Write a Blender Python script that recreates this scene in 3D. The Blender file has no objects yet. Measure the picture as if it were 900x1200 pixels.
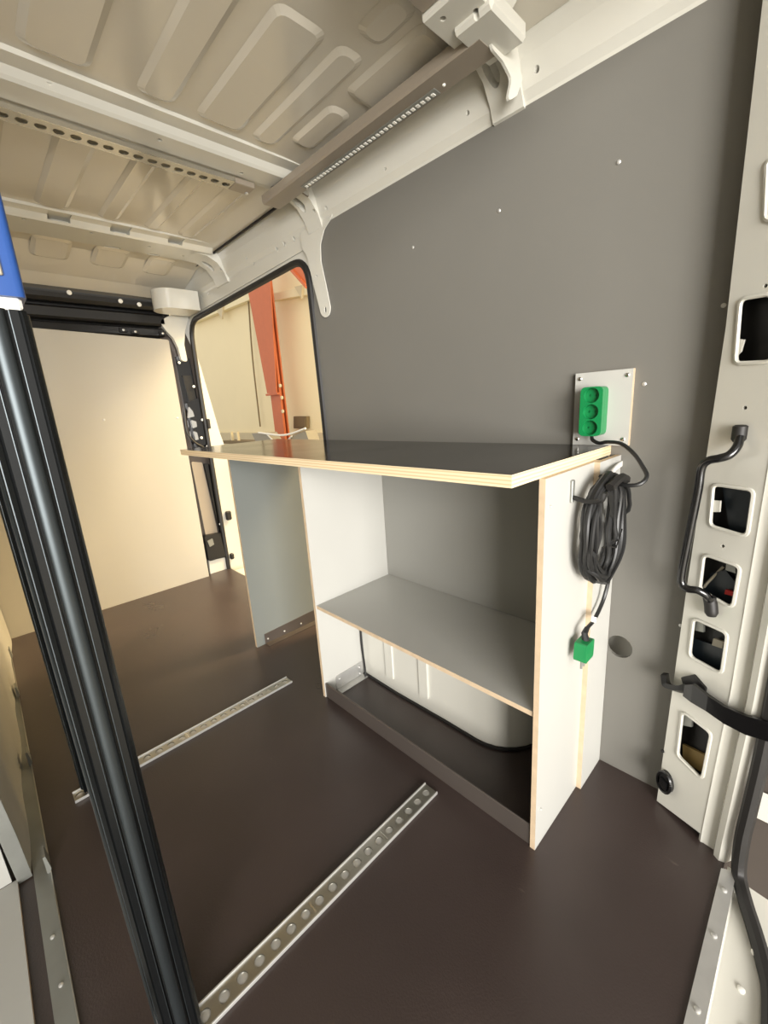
import bpy, bmesh, math, random
from mathutils import Vector, Matrix
from mathutils.geometry import tessellate_polygon
random.seed(7)
PI = math.pi
scene = bpy.context.scene
COL = scene.collection

# ------------------------------------------------------------------ camera
YAW, PITCH, ROLL, FPX = 0.756196, 0.244549, -0.064864, 497.788
CAM = Vector((0, 0, 1.0))
_f = Vector((math.sin(YAW)*math.cos(PITCH), math.cos(YAW)*math.cos(PITCH), -math.sin(PITCH)))
_r0 = Vector((math.cos(YAW), -math.sin(YAW), 0)); _u0 = _r0.cross(_f)
_r = math.cos(ROLL)*_r0 + math.sin(ROLL)*_u0
_u = -math.sin(ROLL)*_r0 + math.cos(ROLL)*_u0
cd = bpy.data.cameras.new('camera'); cam = bpy.data.objects.new('camera', cd); COL.objects.link(cam)
cam.matrix_world = Matrix(((_r.x, _u.x, -_f.x, CAM.x), (_r.y, _u.y, -_f.y, CAM.y), (_r.z, _u.z, -_f.z, CAM.z), (0, 0, 0, 1)))
cd.sensor_fit = 'HORIZONTAL'; cd.sensor_width = 36; cd.lens = FPX/900*36; cd.clip_start = 0.01
scene.camera = cam

# ------------------------------------------------------------------ light and exposure
w = bpy.data.worlds.new('hall_ambient'); scene.world = w; w.use_nodes = True
w.node_tree.nodes['Background'].inputs[0].default_value = (1.0, 0.95, 0.87, 1)
w.node_tree.nodes['Background'].inputs[1].default_value = 0.57
def area(name, loc, target, sx, sy, power, color):
    d = bpy.data.lights.new(name, 'AREA'); d.shape = 'RECTANGLE'; d.size = sx; d.size_y = sy; d.energy = power; d.color = color
    o = bpy.data.objects.new(name, d); COL.objects.link(o); o.location = loc
    o.rotation_euler = (Vector(target)-Vector(loc)).to_track_quat('-Z', 'Y').to_euler()
    return o
area('hall_gate_daylight_offscreen', (-2.8, -5.0, 1.35), (0.8, 0.6, 0.7), 4.0, 3.2, 660, (1.0, 0.97, 0.93))
area('hall_ceiling_lamp_offscreen', (4.8, 0.2, 5.2), (4.8, 0.2, 0.0), 3.0, 1.2, 740, (1.0, 0.78, 0.46))
vs = scene.view_settings
vs.view_transform = 'Standard'; vs.look = 'None'; vs.gamma = 1.0; vs.exposure = 0.85; vs.use_curve_mapping = False

# ------------------------------------------------------------------ pixel helpers (900 x 1200 photograph -> direction -> a known plane)
def ray(x, y): return (x-450)/FPX*_r - (y-600)/FPX*_u + _f
def onz(x, y, z=0.0): d = ray(x, y); return CAM + d*((z-CAM.z)/d.z)
def onx(x, y, X): d = ray(x, y); return CAM + d*((X-CAM.x)/d.x)
def ony(x, y, Y): d = ray(x, y); return CAM + d*((Y-CAM.y)/d.y)

# ------------------------------------------------------------------ materials
def lin(h):
    h = h.lstrip('#'); c = [int(h[i:i+2], 16)/255 for i in (0, 2, 4)]
    return tuple(v/12.92 if v <= .04045 else ((v+.055)/1.055)**2.4 for v in c) + (1,)
M = {}
def mat(name, col, rough=.5, metal=0.0, var=0.0, scale=6.0, bump=0.0, bscale=200.0, spec=.5, coat=0.0, rvar=0.0):
    m = bpy.data.materials.new(name); m.use_nodes = True; nt = m.node_tree; b = nt.nodes['Principled BSDF']
    c = lin(col); b.inputs['Base Color'].default_value = c; b.inputs['Roughness'].default_value = rough
    b.inputs['Metallic'].default_value = metal; b.inputs['Specular IOR Level'].default_value = spec
    b.inputs['Coat Weight'].default_value = coat; b.inputs['Coat Roughness'].default_value = .15
    tc = nt.nodes.new('ShaderNodeTexCoord')
    n = nt.nodes.new('ShaderNodeTexNoise'); n.inputs['Scale'].default_value = scale; n.inputs['Detail'].default_value = 6
    nt.links.new(tc.outputs['Object'], n.inputs['Vector'])
    r = nt.nodes.new('ShaderNodeValToRGB')
    v = max(var, .012)
    r.color_ramp.elements[0].position = .3; r.color_ramp.elements[1].position = .7
    r.color_ramp.elements[0].color = tuple(x*(1-v) for x in c[:3])+(1,); r.color_ramp.elements[1].color = tuple(min(1, x*(1+v)) for x in c[:3])+(1,)
    nt.links.new(n.outputs['Fac'], r.inputs['Fac']); nt.links.new(r.outputs['Color'], b.inputs['Base Color'])
    if rvar:
        mr = nt.nodes.new('ShaderNodeMapRange'); mr.inputs['To Min'].default_value = rough-rvar; mr.inputs['To Max'].default_value = rough+rvar
        mr.inputs['From Min'].default_value = .3; mr.inputs['From Max'].default_value = .7
        nt.links.new(n.outputs['Fac'], mr.inputs['Value']); nt.links.new(mr.outputs['Result'], b.inputs['Roughness'])
    if bump:
        n2 = nt.nodes.new('ShaderNodeTexNoise'); n2.inputs['Scale'].default_value = bscale; n2.inputs['Detail'].default_value = 3
        nt.links.new(tc.outputs['Object'], n2.inputs['Vector'])
        bp = nt.nodes.new('ShaderNodeBump'); bp.inputs['Strength'].default_value = bump; bp.inputs['Distance'].default_value = .002
        nt.links.new(n2.outputs['Fac'], bp.inputs['Height']); nt.links.new(bp.outputs['Normal'], b.inputs['Normal'])
    M[name] = m; return m
mat('floor_film', '#3c322f', .33, var=.16, scale=3.0, bump=.25, bscale=260, rvar=.06, spec=.55)
mat('wall_grey', '#6d6b65', .42, var=.03, scale=2.5, bump=.05, bscale=300)
mat('panel_white', '#acaba5', .38, var=.02, scale=3)
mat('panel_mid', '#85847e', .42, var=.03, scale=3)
mat('panel_grey', '#6f7370', .40, var=.03, scale=3)
mat('van_paint', '#c6c4ba', .22, var=.015, scale=2, coat=.3)
mat('roof_paint', '#c9c3b5', .16, var=.02, scale=2, coat=.4)
mat('bulkhead_white', '#aea99d', .28, var=.02, scale=1.6)
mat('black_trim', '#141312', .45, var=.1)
mat('black_gloss', '#0d0d0e', .22, var=.1, coat=.3)
mat('rubber', '#1a1816', .55, var=.1)
mat('housing_blue', '#1a2228', .4)
mat('aluminium', '#b9b7b0', .28, 1.0, var=.05, scale=20)
mat('steel_bright', '#d8d6d0', .20, 1.0, var=.04, scale=20)
mat('zinc', '#c9c8c4', .35, .6, var=.05, scale=30)
mat('dull_alu', '#8d8e88', .42, .55, var=.10, scale=9)
mat('grey_sheet', '#aaa79d', .5, 0, var=.10, scale=5)
mat('dark_profile', '#544d48', .34, .3, var=.06)
mat('black_anodised', '#101213', .26, .35, var=.08, scale=15)
mat('black_shiny', '#3c4143', .40, .85, var=.06, scale=15)
mat('blue_plastic', '#1f4380', .35, var=.03)
mat('white_plastic', '#e9e7df', .35)
mat('green_plastic', '#10743f', .35, var=.03)
mat('cable_rubber', '#1b1b1b', .42, var=.1, scale=60)
mat('taupe', '#958b7d', .35, .2, var=.02)
mat('hall_cream', '#f2e3ba', .7, var=.02, scale=1)
mat('hall_base', '#cdbf9d', .7, var=.03)
mat('hall_floor', '#9a968c', .5, var=.08, scale=1)
mat('orange_paint', '#c4683c', .45, var=.04)
mat('girt_white', '#e9dcb4', .6)
mat('box_brown', '#7b6a4c', .7)
mat('smoke_plastic', '#928b7a', .35)
mat('red_plastic', '#b4231a', .4)
mat('amber_block', '#8a7446', .6)
# pale scuffs and specks worn into the floor film
nt = M['floor_film'].node_tree; b_ = nt.nodes['Principled BSDF']; old = b_.inputs['Base Color'].links[0].from_socket
tc = [n for n in nt.nodes if n.type == 'TEX_COORD'][0]
n1 = nt.nodes.new('ShaderNodeTexNoise'); n1.inputs['Scale'].default_value = 34; n1.inputs['Detail'].default_value = 2
mp = nt.nodes.new('ShaderNodeMapping'); mp.inputs['Scale'].default_value = (1.0, .35, 1); mp.inputs['Rotation'].default_value = (0, 0, .6)
nt.links.new(tc.outputs['Object'], mp.inputs['Vector']); nt.links.new(mp.outputs['Vector'], n1.inputs['Vector'])
rr = nt.nodes.new('ShaderNodeMapRange'); rr.inputs['From Min'].default_value = .735; rr.inputs['From Max'].default_value = .80; rr.inputs['To Max'].default_value = .35
mx = nt.nodes.new('ShaderNodeMixRGB'); mx.inputs['Color2'].default_value = lin('#8d8175')
nt.links.new(n1.outputs['Fac'], rr.inputs['Value']); nt.links.new(rr.outputs['Result'], mx.inputs['Fac']); nt.links.new(old, mx.inputs['Color1']); nt.links.new(mx.outputs['Color'], b_.inputs['Base Color'])
# laminated edge of birch plywood: thin layers stacked through the thickness
def ply_mat():
    m = bpy.data.materials.new('ply_edge'); m.use_nodes = True; nt = m.node_tree; b = nt.nodes['Principled BSDF']
    b.inputs['Roughness'].default_value = .55
    tc = nt.nodes.new('ShaderNodeTexCoord'); wv = nt.nodes.new('ShaderNodeTexWave'); wv.wave_type = 'BANDS'; wv.bands_direction = 'Z'
    wv.inputs['Scale'].default_value = 46; wv.inputs['Distortion'].default_value = .6; wv.inputs['Detail'].default_value = 2
    nt.links.new(tc.outputs['Object'], wv.inputs['Vector'])
    r = nt.nodes.new('ShaderNodeValToRGB'); r.color_ramp.elements[0].color = lin('#c9ae88'); r.color_ramp.elements[1].color = lin('#dcc9a6')
    r.color_ramp.elements[0].position = .12; r.color_ramp.elements[1].position = .5
    nt.links.new(wv.outputs['Color'], r.inputs['Fac']); nt.links.new(r.outputs['Color'], b.inputs['Base Color']); M['ply_edge'] = m
ply_mat()
mat('ply_thin', '#bda88c', .55, var=.08, scale=40)
mat('table_film', '#17130f', .15, var=.06, scale=5, spec=.45, rvar=.03)

# ------------------------------------------------------------------ mesh helpers
def link(o): COL.objects.link(o); return o
def obj(name, bm, mats, parent=None, smooth=False):
    me = bpy.data.meshes.new(name)
    bmesh.ops.recalc_face_normals(bm, faces=bm.faces)
    bm.to_mesh(me); bm.free()
    for m in (mats if isinstance(mats, (list, tuple)) else [mats]): me.materials.append(M[m])
    if smooth:
        for p in me.polygons: p.use_smooth = True
        try: me.set_sharp_from_angle(angle=math.radians(38))
        except Exception: pass
    o = link(bpy.data.objects.new(name, me))
    if parent is not None: setp(o, parent)
    return o
def setp(o, parent):
    o.parent = parent
    if parent.type == 'EMPTY': o.matrix_parent_inverse = Matrix.Translation(-parent.location)
def tag(o, label, cat=None, group=None):
    o['label'] = label
    if cat: o['category'] = cat
    if group: o['group'] = group
    return o
def struct(o, label=None):
    o['kind'] = 'structure'
    if label: o['label'] = label
    return o
def thing(name, label, cat, loc, group=None):
    o = link(bpy.data.objects.new(name, None)); o.location = loc; o.empty_display_size = .05
    return tag(o, label, cat, group)
def box(bm, lo, hi, bev=0.0, mi=0, seg=1):
    vs_ = [bm.verts.new((x, y, z)) for x in (lo[0], hi[0]) for y in (lo[1], hi[1]) for z in (lo[2], hi[2])]
    fs = [bm.faces.new([vs_[i] for i in f]) for f in ((0,1,3,2),(4,6,7,5),(0,4,5,1),(2,3,7,6),(0,2,6,4),(1,5,7,3))]
    for f in fs: f.material_index = mi
    if bev:
        es = list({e for f in fs for e in f.edges})
        bmesh.ops.bevel(bm, geom=es, offset=bev, segments=seg, affect='EDGES', profile=.5)
    return fs
def solid(bm, t):
    bmesh.ops.recalc_face_normals(bm, faces=bm.faces); bm.normal_update(); bmesh.ops.solidify(bm, geom=bm.faces[:], thickness=t)
def cut(targets, cutters):
    """subtract closed cutter meshes from finished objects"""
    me = bpy.data.meshes.new('cutter'); bm = bmesh.new()
    for c in cutters: c(bm)
    bmesh.ops.recalc_face_normals(bm, faces=bm.faces); bm.to_mesh(me); bm.free()
    co = link(bpy.data.objects.new('cutter', me))
    for o in targets:
        md = o.modifiers.new('cut', 'BOOLEAN'); md.operation = 'DIFFERENCE'; md.solver = 'EXACT'; md.object = co
    bpy.context.view_layer.update(); dg = bpy.context.evaluated_depsgraph_get()
    new = [bpy.data.meshes.new_from_object(o.evaluated_get(dg)) for o in targets]
    for o, m in zip(targets, new):
        o.modifiers.clear(); old = o.data; m.name = old.name; o.data = m; bpy.data.meshes.remove(old)
    bpy.data.objects.remove(co); bpy.data.meshes.remove(me)
def bore(c, d, r, depth, sx=1.0):
    """drill: cylinder from a little above c, going depth along d; sx stretches it along X"""
    c = Vector(c); d = Vector(d).normalized()
    def f(bm):
        n0 = len(bm.verts); disc(bm, c-d*.012, d, r, depth+.012, 14); bm.verts.ensure_lookup_table()
        for v in list(bm.verts)[n0:]: v.co.x = c.x+(v.co.x-c.x)*sx
    return f
def boxo(name, lo, hi, m, parent=None, bev=0.0, seg=1):
    bm = bmesh.new(); lo2 = [min(a, b) for a, b in zip(lo, hi)]; hi2 = [max(a, b) for a, b in zip(lo, hi)]
    box(bm, lo2, hi2, bev, 0, seg); return obj(name, bm, m, parent)
def sheet(name, lo, hi, axis, mface, medge, parent=None, bev=.0008):
    """board whose two big faces (normal along axis) have one material and whose edges show another"""
    bm = bmesh.new(); fs = box(bm, lo, hi)
    bm.normal_update()
    for f in bm.faces: f.material_index = 0 if abs(f.normal[axis]) > .9 else 1
    return obj(name, bm, [mface, medge], parent)
def plate(bm, outer, holes, thick, fn, mi=0, me=None, bev=0.0):
    """flat sheet with real holes; outline in (u,v), fn(u,v,w) gives the point, w runs 0..-thick behind the face"""
    loops = [outer]+list(holes)
    flat = [p for l in loops for p in l]
    tris = tessellate_polygon([[Vector((p[0], p[1], 0)) for p in l] for l in loops])
    fv = [bm.verts.new(fn(p[0], p[1], 0)) for p in flat]; bv = [bm.verts.new(fn(p[0], p[1], -thick)) for p in flat]
    for t in tris:
        for vv in (fv, bv):
            try: f = bm.faces.new([vv[i] for i in t]); f.material_index = mi
            except ValueError: pass
    k = 0
    for l in loops:
        n = len(l)
        for i in range(n):
            a, b = k+i, k+(i+1) % n
            try:
                f = bm.faces.new((fv[a], fv[b], bv[b], bv[a])); f.material_index = mi if me is None else me
            except ValueError: pass
        k += n
def fillet(pts, r, n=5):
    out = []; N = len(pts)
    for i in range(N):
        p = Vector(pts[i][:2]); a = Vector(pts[i-1][:2]); b = Vector(pts[(i+1) % N][:2])
        rr = r[i] if isinstance(r, (list, tuple)) else r
        da = (a-p); db = (b-p)
        if rr <= 0 or da.length < 1e-6 or db.length < 1e-6: out.append((p.x, p.y)); continue
        ang = da.angle(db); d = min(rr/max(math.tan(ang/2), 1e-3), da.length*.48, db.length*.48)
        s = p+da.normalized()*d; e = p+db.normalized()*d
        for k in range(n+1):
            t = k/n; q = s*(1-t)**2 + p*2*t*(1-t) + e*t*t
            out.append((q.x, q.y))
    return out
def circ(u, v, r, n=12, ry=None): return [(u+r*math.cos(2*PI*k/n), v+(ry or r)*math.sin(2*PI*k/n)) for k in range(n)]
def crom(pts, n=8, closed=False):
    P = [Vector(p) for p in pts]; out = []; N = len(P)
    rng = range(N if closed else N-1)
    for i in rng:
        p0 = P[(i-1) % N] if closed or i > 0 else P[0]*2-P[1]
        p1 = P[i]; p2 = P[(i+1) % N]; p3 = P[(i+2) % N] if closed or i+2 < N else P[-1]*2-P[-2]
        for k in range(n):
            t = k/n
            out.append(.5*((2*p1)+(p2-p0)*t+(2*p0-5*p1+4*p2-p3)*t*t+(3*p1-p0-3*p2+p3)*t**3))
    if not closed: out.append(P[-1].copy())
    return out
def tube(bm, path, r, n=8, closed=False, mi=0, prof=None):
    P = [Vector(p) for p in path]; N = len(P); rings = []
    def tan(i):
        if closed: return (P[(i+1) % N]-P[i-1]).normalized()
        return (P[min(i+1, N-1)]-P[max(i-1, 0)]).normalized()
    t = tan(0); up = Vector((0, 0, 1)) if abs(t.z) < .9 else Vector((1, 0, 0))
    nrm = (up-t*up.dot(t)).normalized()
    prof = prof or [(math.cos(2*PI*k/n), math.sin(2*PI*k/n)) for k in range(n)]
    for i in range(N):
        t = tan(i); nrm = (nrm-t*nrm.dot(t)).normalized(); bn = t.cross(nrm)
        rr = r[i] if isinstance(r, (list, tuple)) else r
        rings.append([bm.verts.new(P[i]+(nrm*c+bn*s)*rr) for c, s in prof])
    n = len(prof)
    for i in range(N if closed else N-1):
        a, b = rings[i], rings[(i+1) % N]
        for k in range(n):
            f = bm.faces.new((a[k], a[(k+1) % n], b[(k+1) % n], b[k])); f.material_index = mi
    if not closed:
        bm.faces.new(rings[0]).material_index = mi; bm.faces.new(rings[-1]).material_index = mi
def tubeo(name, path, r, m, parent=None, n=8, closed=False, prof=None):
    bm = bmesh.new(); tube(bm, path, r, n, closed, 0, prof); return obj(name, bm, m, parent, True)
def prism(bm, pts, fn, w0, w1, mi=0):
    plate(bm, pts, [], w0-w1, lambda u, v, ww: fn(u, v, w0+ww), mi)
def extrude(bm, section, fn, a, b, mi=0, caps=True):
    """open or closed section list of (u,v) swept from a to b; fn(u,v,w)"""
    n = len(section); A = [bm.verts.new(fn(u, v, a)) for u, v in section]; B = [bm.verts.new(fn(u, v, b)) for u, v in section]
    for i in range(n):
        f = bm.faces.new((A[i], A[(i+1) % n], B[(i+1) % n], B[i])); f.material_index = mi
    if caps:
        tr = tessellate_polygon([[Vector((p[0], p[1], 0)) for p in section]])
        for t in tr:
            for VV in (A, B):
                try: bm.faces.new([VV[i] for i in t]).material_index = mi
                except ValueError: pass
def disc(bm, c, nrm, r, h, n=12, mi=0, dome=0.0):
    """short cylinder standing on c along nrm, with an optional domed top"""
    nrm = Vector(nrm).normalized(); a = nrm.orthogonal().normalized(); b = nrm.cross(a); c = Vector(c)
    lv = [(r, 0), (r, h)] + ([(r*.7, h+dome*.8), (r*.3, h+dome)] if dome else [])
    rings = [[bm.verts.new(c+nrm*hh+(a*math.cos(2*PI*k/n)+b*math.sin(2*PI*k/n))*rr) for k in range(n)] for rr, hh in lv]
    for i in range(len(rings)-1):
        for k in range(n): bm.faces.new((rings[i][k], rings[i][(k+1) % n], rings[i+1][(k+1) % n], rings[i+1][k])).material_index = mi
    bm.faces.new(rings[0]).material_index = mi; bm.faces.new(rings[-1]).material_index = mi
def screw(parent, c, nrm, r=.005, m='zinc', name='screw', h=.002):
    bm = bmesh.new(); disc(bm, c, nrm, r, h, 10, 0, .0015); return obj(name, bm, m, parent, True)
FX = lambda X: (lambda u, v, w: Vector((X-w if False else X+(-w), u, v)))     # face at X looking to -X, body behind it (+X)
FY = lambda Y: (lambda u, v, w: Vector((u, Y-w, v)))                            # face at Y looking to -Y, body behind it (+Y)
FZ = lambda Z: (lambda u, v, w: Vector((u, v, Z+w)))                            # face up at Z, body below
FZd = lambda Z: (lambda u, v, w: Vector((u, v, Z-w)))                           # face down at Z, body above

WX = 1.08          # face of the right wall panel
RZ = 1.76          # roof sheet
BY = 2.684         # bulkhead

# ------------------------------------------------------------------ hall outside the sliding door
bm = bmesh.new(); box(bm, (-9, -9, -.75), (6.6, 20, -.65)); hf = struct(obj('floor', bm, 'hall_floor'), 'concrete floor of the hall outside the van'); hf.name = 'floor_hall'
bm = bmesh.new(); box(bm, (6.5, -3, -.65), (6.7, 20, 6.5)); hw = struct(obj('wall_hall', bm, 'hall_cream'), 'cream hall wall outside the van')
HX = 6.45
def hx(pts, X=HX): return [(onx(a, b, X).y, onx(a, b, X).z) for a, b in pts]
bm = bmesh.new(); box(bm, (6.42, -2.9, -.65), (6.5, 19.5, onx(300, 507, 6.42).z), .01)
struct(obj('baseboard_hall', bm, 'hall_base'), 'low pale plinth along the hall wall')
col = thing('steel_column', 'orange painted steel column with tapered haunch in front of the hall wall', 'column', (5.9, onx(325, 480, 5.9).y, -.65))
def cpart(name, pts, X, th, m, par):
    bm = bmesh.new(); plate(bm, hx(pts, X), [], th, FX(X)); return obj(name, bm, m, par)
zt = -.65
cy0 = onx(319, 480, 5.9).y; cy1 = onx(330, 480, 5.9).y
boxo('column_shaft', (5.9, cy1, -.65), (5.96, cy0, 5.2), 'orange_paint', col, .004)
boxo('column_web', (5.96, (cy0+cy1)/2-.02, -.65), (6.02, (cy0+cy1)/2+.02, 5.2), 'orange_paint', col)
boxo('column_flange', (6.02, cy1, -.65), (6.06, cy0, 5.2), 'orange_paint', col, .004)
cpart('haunch', [(289, 333), (313, 461), (322, 461), (304, 326)], 5.86, .04, 'orange_paint', col)
cpart('haunch_plate', [(301, 326), (319.5, 461), (324, 461), (316, 322)], 5.84, .03, 'orange_paint', col)
boxo('end_plate', (5.82, cy1-.02, onx(316, 461, 5.8).z-.05), (5.9, cy0+.10, onx(316, 461, 5.8).z), 'orange_paint', col)
for px_, py_ in ((329, 452), (331, 466), (332, 482)):
    screw(col, onx(px_, py_, 5.9), (-1, 0, 0), .045, 'girt_white', 'bolt', .03)
br = thing('roof_brace', 'diagonal orange steel brace high in the hall', 'beam', (5.6, onx(346, 318, 5.6).y, 3.0))
cpart('brace_web', [(328, 304), (358, 338), (358, 318), (345, 300)], 5.6, .05, 'orange_paint', br)
cpart('brace_flange', [(327, 303), (358, 338), (358, 334), (330, 302)], 5.55, .2, 'orange_paint', br)
for k, (pts, lab) in enumerate(((((222, 372), (300, 340), (300, 348), (222, 380)), 'long white hall wall girt on the bulkhead side of the orange column'),
                                (((316, 345), (372, 332), (372, 343), (316, 353)), 'white hall wall girt between orange column and grey wall panel edge'))):
    t = thing('wall_girt', lab, 'girt', (6.3, onx(*pts[0], 6.3).y, 2.5), 'girts on the hall wall')
    cpart('girt_rail', pts, 6.3, .14, 'girt_white', t)
    qx = 252 if k == 0 else 345
    qy = 366 if k == 0 else 342
    cpart('girt_bracket', [(qx, qy-6), (qx+8, qy+8), (qx+9, qy-8)], 6.25, .05, 'hall_base', t)
tag(tubeo('wall_pipe', crom([onx(291, 350, 6.38), onx(296, 420, 6.38), onx(305, 500, 6.38)], 4), .022, 'box_brown', None, 8),
    'thin vertical pipe on the cream hall wall', 'pipe')
t = thing('wall_box', 'small brown grey junction box on the hall wall', 'box', (6.4, onx(351, 495, 6.4).y, onx(351, 502, 6.4).z))
cpart('box_body', [(344, 488), (359, 488), (359, 502), (344, 502)], 6.38, .1, 'box_brown', t)
cpart('box_lid', [(345.5, 489.5), (357.5, 489.5), (357.5, 500.5), (345.5, 500.5)], 6.36, .02, 'box_brown', t)
# white moulded tub standing on a trestle, only its rim and cheeks are seen above the worktop
t = thing('plastic_tub', 'white moulded plastic tub with sagging rim beyond the sliding door', 'tub', (4.6, onx(330, 515, 4.6).y, -.65))
cpart('cheek', [(295, 508), (312, 507), (322, 522), (322, 560), (303, 560), (301, 520)], 4.6, .25, 'smoke_plastic', t)
cpart('cheek', [(342, 511), (358, 505), (363, 520), (364, 560), (338, 560), (338, 520)], 4.6, .25, 'smoke_plastic', t)
rim = [onx(a, b, 4.58) for a, b in ((303, 507), (318, 509), (330, 510), (342, 508), (358, 502))]
tubeo('rim', crom(rim, 5), .02, 'white_plastic', t)
tubeo('rim', crom([onx(a, b, 4.58) for a, b in ((313, 509), (322, 517), (334, 518), (342, 511))], 5), .016, 'white_plastic', t)
ty = onx(330, 515, 4.6).y
boxo('trestle', (4.5, onx(363, 540, 4.5).y, -.65), (4.95, onx(300, 540, 4.5).y, .1), 'hall_base', t, .02)
t = thing('pallet_rack', 'low pale rack with two posts by the hall wall', 'rack', (5.2, onx(278, 515, 5.2).y, -.65))
for a in (270, 277):
    p_ = onx(a, 506, 5.2); boxo('post', (5.2, p_.y-.03, -.65), (5.26, p_.y+.03, p_.z), 'girt_white', t)
p0, p1 = onx(265, 521, 5.2), onx(300, 517, 5.2)
boxo('rack_shelf', (5.1, p1.y, p1.z-.08), (5.5, p0.y, p1.z), 'box_brown', t)
boxo('rack_base', (5.1, p1.y, -.65), (5.5, p0.y, -.5), 'girt_white', t)

# ------------------------------------------------------------------ van shell: floor
bm = bmesh.new(); box(bm, (-.75, .036, -.03), (1.09, 2.75, 0)); fl = struct(obj('floor', bm, 'floor_film'), 'dark brown film faced plywood van floor')
# rear edge strip and painted sill
bm = bmesh.new(); plate(bm, [(-.74, .039), (.952, .039), (.965, .015), (-.74, .012)], [], .004, FZ(.004))
st = struct(obj('trim_1', bm, 'zinc'), 'aluminium edge strip along the rear of the floor')
for x in (.905, .80, .66, .50, .3, .1, -.1): screw(st, (x, .027, .004), (0, 0, 1), .005)
bm = bmesh.new()
extrude(bm, [(.016, -.001), (.012, -.02), (-.045, -.028), (-.07, -.032), (-.10, -.06), (-.10, -.12), (.03, -.12), (.03, -.001)], lambda u, v, w_: Vector((w_, u, v)), -.74, .97)
sill = struct(obj('trim_2', bm, 'van_paint'), 'white painted rear door sill')
for x, y in ((.90, -.012), (.84, -.03), (.76, -.02), (.70, -.035)):
    bm = bmesh.new(); disc(bm, (x, y, -.025), (0, 0, 1), .006, .003, 10, 0, .002); obj('sill_clip', bm, 'white_plastic', sill, True)

# ------------------------------------------------------------------ right wall panel
bm = bmesh.new()
out = fillet([(.14, 0), (1.458, 0), (1.458, .92), (1.475, 1.30), (1.44, 1.647), (.14, 1.647)], [0, 0, 0, .05, .03, 0])
plate(bm, out, [circ(.302, .366, .030, 20)], .009, FX(WX))
wr = struct(obj('wall_right', bm, 'wall_grey'), 'mid grey smooth cladding panel on the right wall')
for a, b in ((725, 190), (585, 247), (848, 358), (755, 450), (484, 290), (798, 733)):
    screw(wr, onx(a, b, WX), (-1, 0, 0), .0045, 'zinc', 'rivet', .001)
boxo('wall_outer', (1.16, .12, -.12), (1.18, 1.46, 1.72), 'van_paint', wr)

# ------------------------------------------------------------------ door surround (sliding door opening) and cant rail
DO = fillet([(1.462, -.02), (1.47, 1.0), (1.485, 1.572), (2.70, 1.548), (2.712, 1.2), (2.712, -.02)], [0, .2, .10, .12, .2, 0], 8)
bm = bmesh.new()
o2 = [(1.44, 0.6), (1.44, 1.66), (2.86, 1.66), (2.86, -.02)]
plate(bm, [(1.40, 1.662), (1.40, 1.60), (1.452, 1.50), (1.452, -.02)]+DO+[(2.80, -.02), (2.84, .6), (2.84, 1.662)], [], .006, FX(1.086))
ds = struct(obj('door_1', bm, 'van_paint'), 'white painted frame round the open sliding side door')
# tongue of the pillar lying over the cladding
tg = [(1.475, 1.575), (1.452, 1.48), (1.43, 1.40), (1.417, 1.352), (1.39, 1.336), (1.365, 1.345), (1.357, 1.37), (1.375, 1.46), (1.39, 1.53), (1.385, 1.585), (1.355, 1.625), (1.30, 1.652), (1.30, 1.70), (1.50, 1.70), (1.50, 1.60)]
bm = bmesh.new(); plate(bm, fillet(tg, .03, 3), [circ(1.388, 1.365, .007, 10, .011), circ(1.425, 1.49, .004, 8)], .004, FX(1.073))
obj('pillar_tongue', bm, 'van_paint', ds)
for a, b in ((288, 302), (295, 307), (330, 279), (321, 291), (342, 285), (232, 347), (241, 344), (365, 240), (382, 244), (388, 238), (264, 328)):
    pass
# rubber seal all round the opening
seal_path = [Vector((1.082, u, v)) for u, v in DO]
tubeo('door_seal', seal_path, .014, 'rubber', ds, 8)
# front jamb: painted return outside the seal
bm = bmesh.new(); plate(bm, fillet([(1.09, -.08), (1.09, 1.40), (1.11, 1.30), (1.165, .9), (1.215, .66), (1.24, .3), (1.24, -.08)], [0, .02, .05, .1, .1, .1, 0]), [], .02, FY(2.715))
obj('front_jamb', bm, 'van_paint', ds)
boxo('jamb_buffer', (1.085, 2.69, .93), (1.105, 2.715, .99), 'rubber', ds, .004)
boxo('jamb_buffer', (1.115, 2.69, .33), (1.150, 2.715, .39), 'rubber', ds, .006)
boxo('jamb_buffer', (1.10, 2.69, .06), (1.125, 2.715, .10), 'rubber', ds, .006)
# sill of the sliding door
boxo('step_sill', (1.09, 1.47, -.12), (1.28, 2.70, -.02), 'van_paint', ds, .008)

# cant rail: folded sheet between wall and roof
bm = bmesh.new()
sec = [(1.081, 1.642), (1.078, 1.652), (1.066, 1.668), (1.052, 1.722), (1.030, 1.766), (1.026, 1.80), (1.05, 1.83), (1.12, 1.72), (1.10, 1.63)]
extrude(bm, sec, lambda u, v, w_: Vector((u, w_, v)), -.02, 2.80)
cr = struct(obj('trim_3', bm, 'van_paint'), 'white painted cant rail between right wall and roof')
bores = []; bores_low = []
for a, b, r in ((365, 240, .006), (382, 244, .006), (549, 133, .005), (452, 198, .004), (630, 82, .006), (321, 291, .008), (330, 285, .008), (341, 279, .008), (289, 302, .005), (294, 308, .006), (233, 347, .006), (241, 344, .006), (262, 328, .006)):
    p_ = onx(a, b, 1.064); 
    (bores if p_.z > 1.662 else bores_low).append(bore((1.058+(1.70-p_.z)*.25 if p_.z > 1.662 else 1.074, p_.y, p_.z), (1, 0, -.2), r, .028))
# header strip above the door, flush with the cant rail
bm = bmesh.new(); plate(bm, [(1.47, 1.60), (1.47, 1.66), (2.80, 1.66), (2.80, 1.57)], [], .003, FX(1.080)); dh = obj('door_header', bm, 'van_paint', cr)
cut([cr, dh], bores+bores_low)

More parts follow.
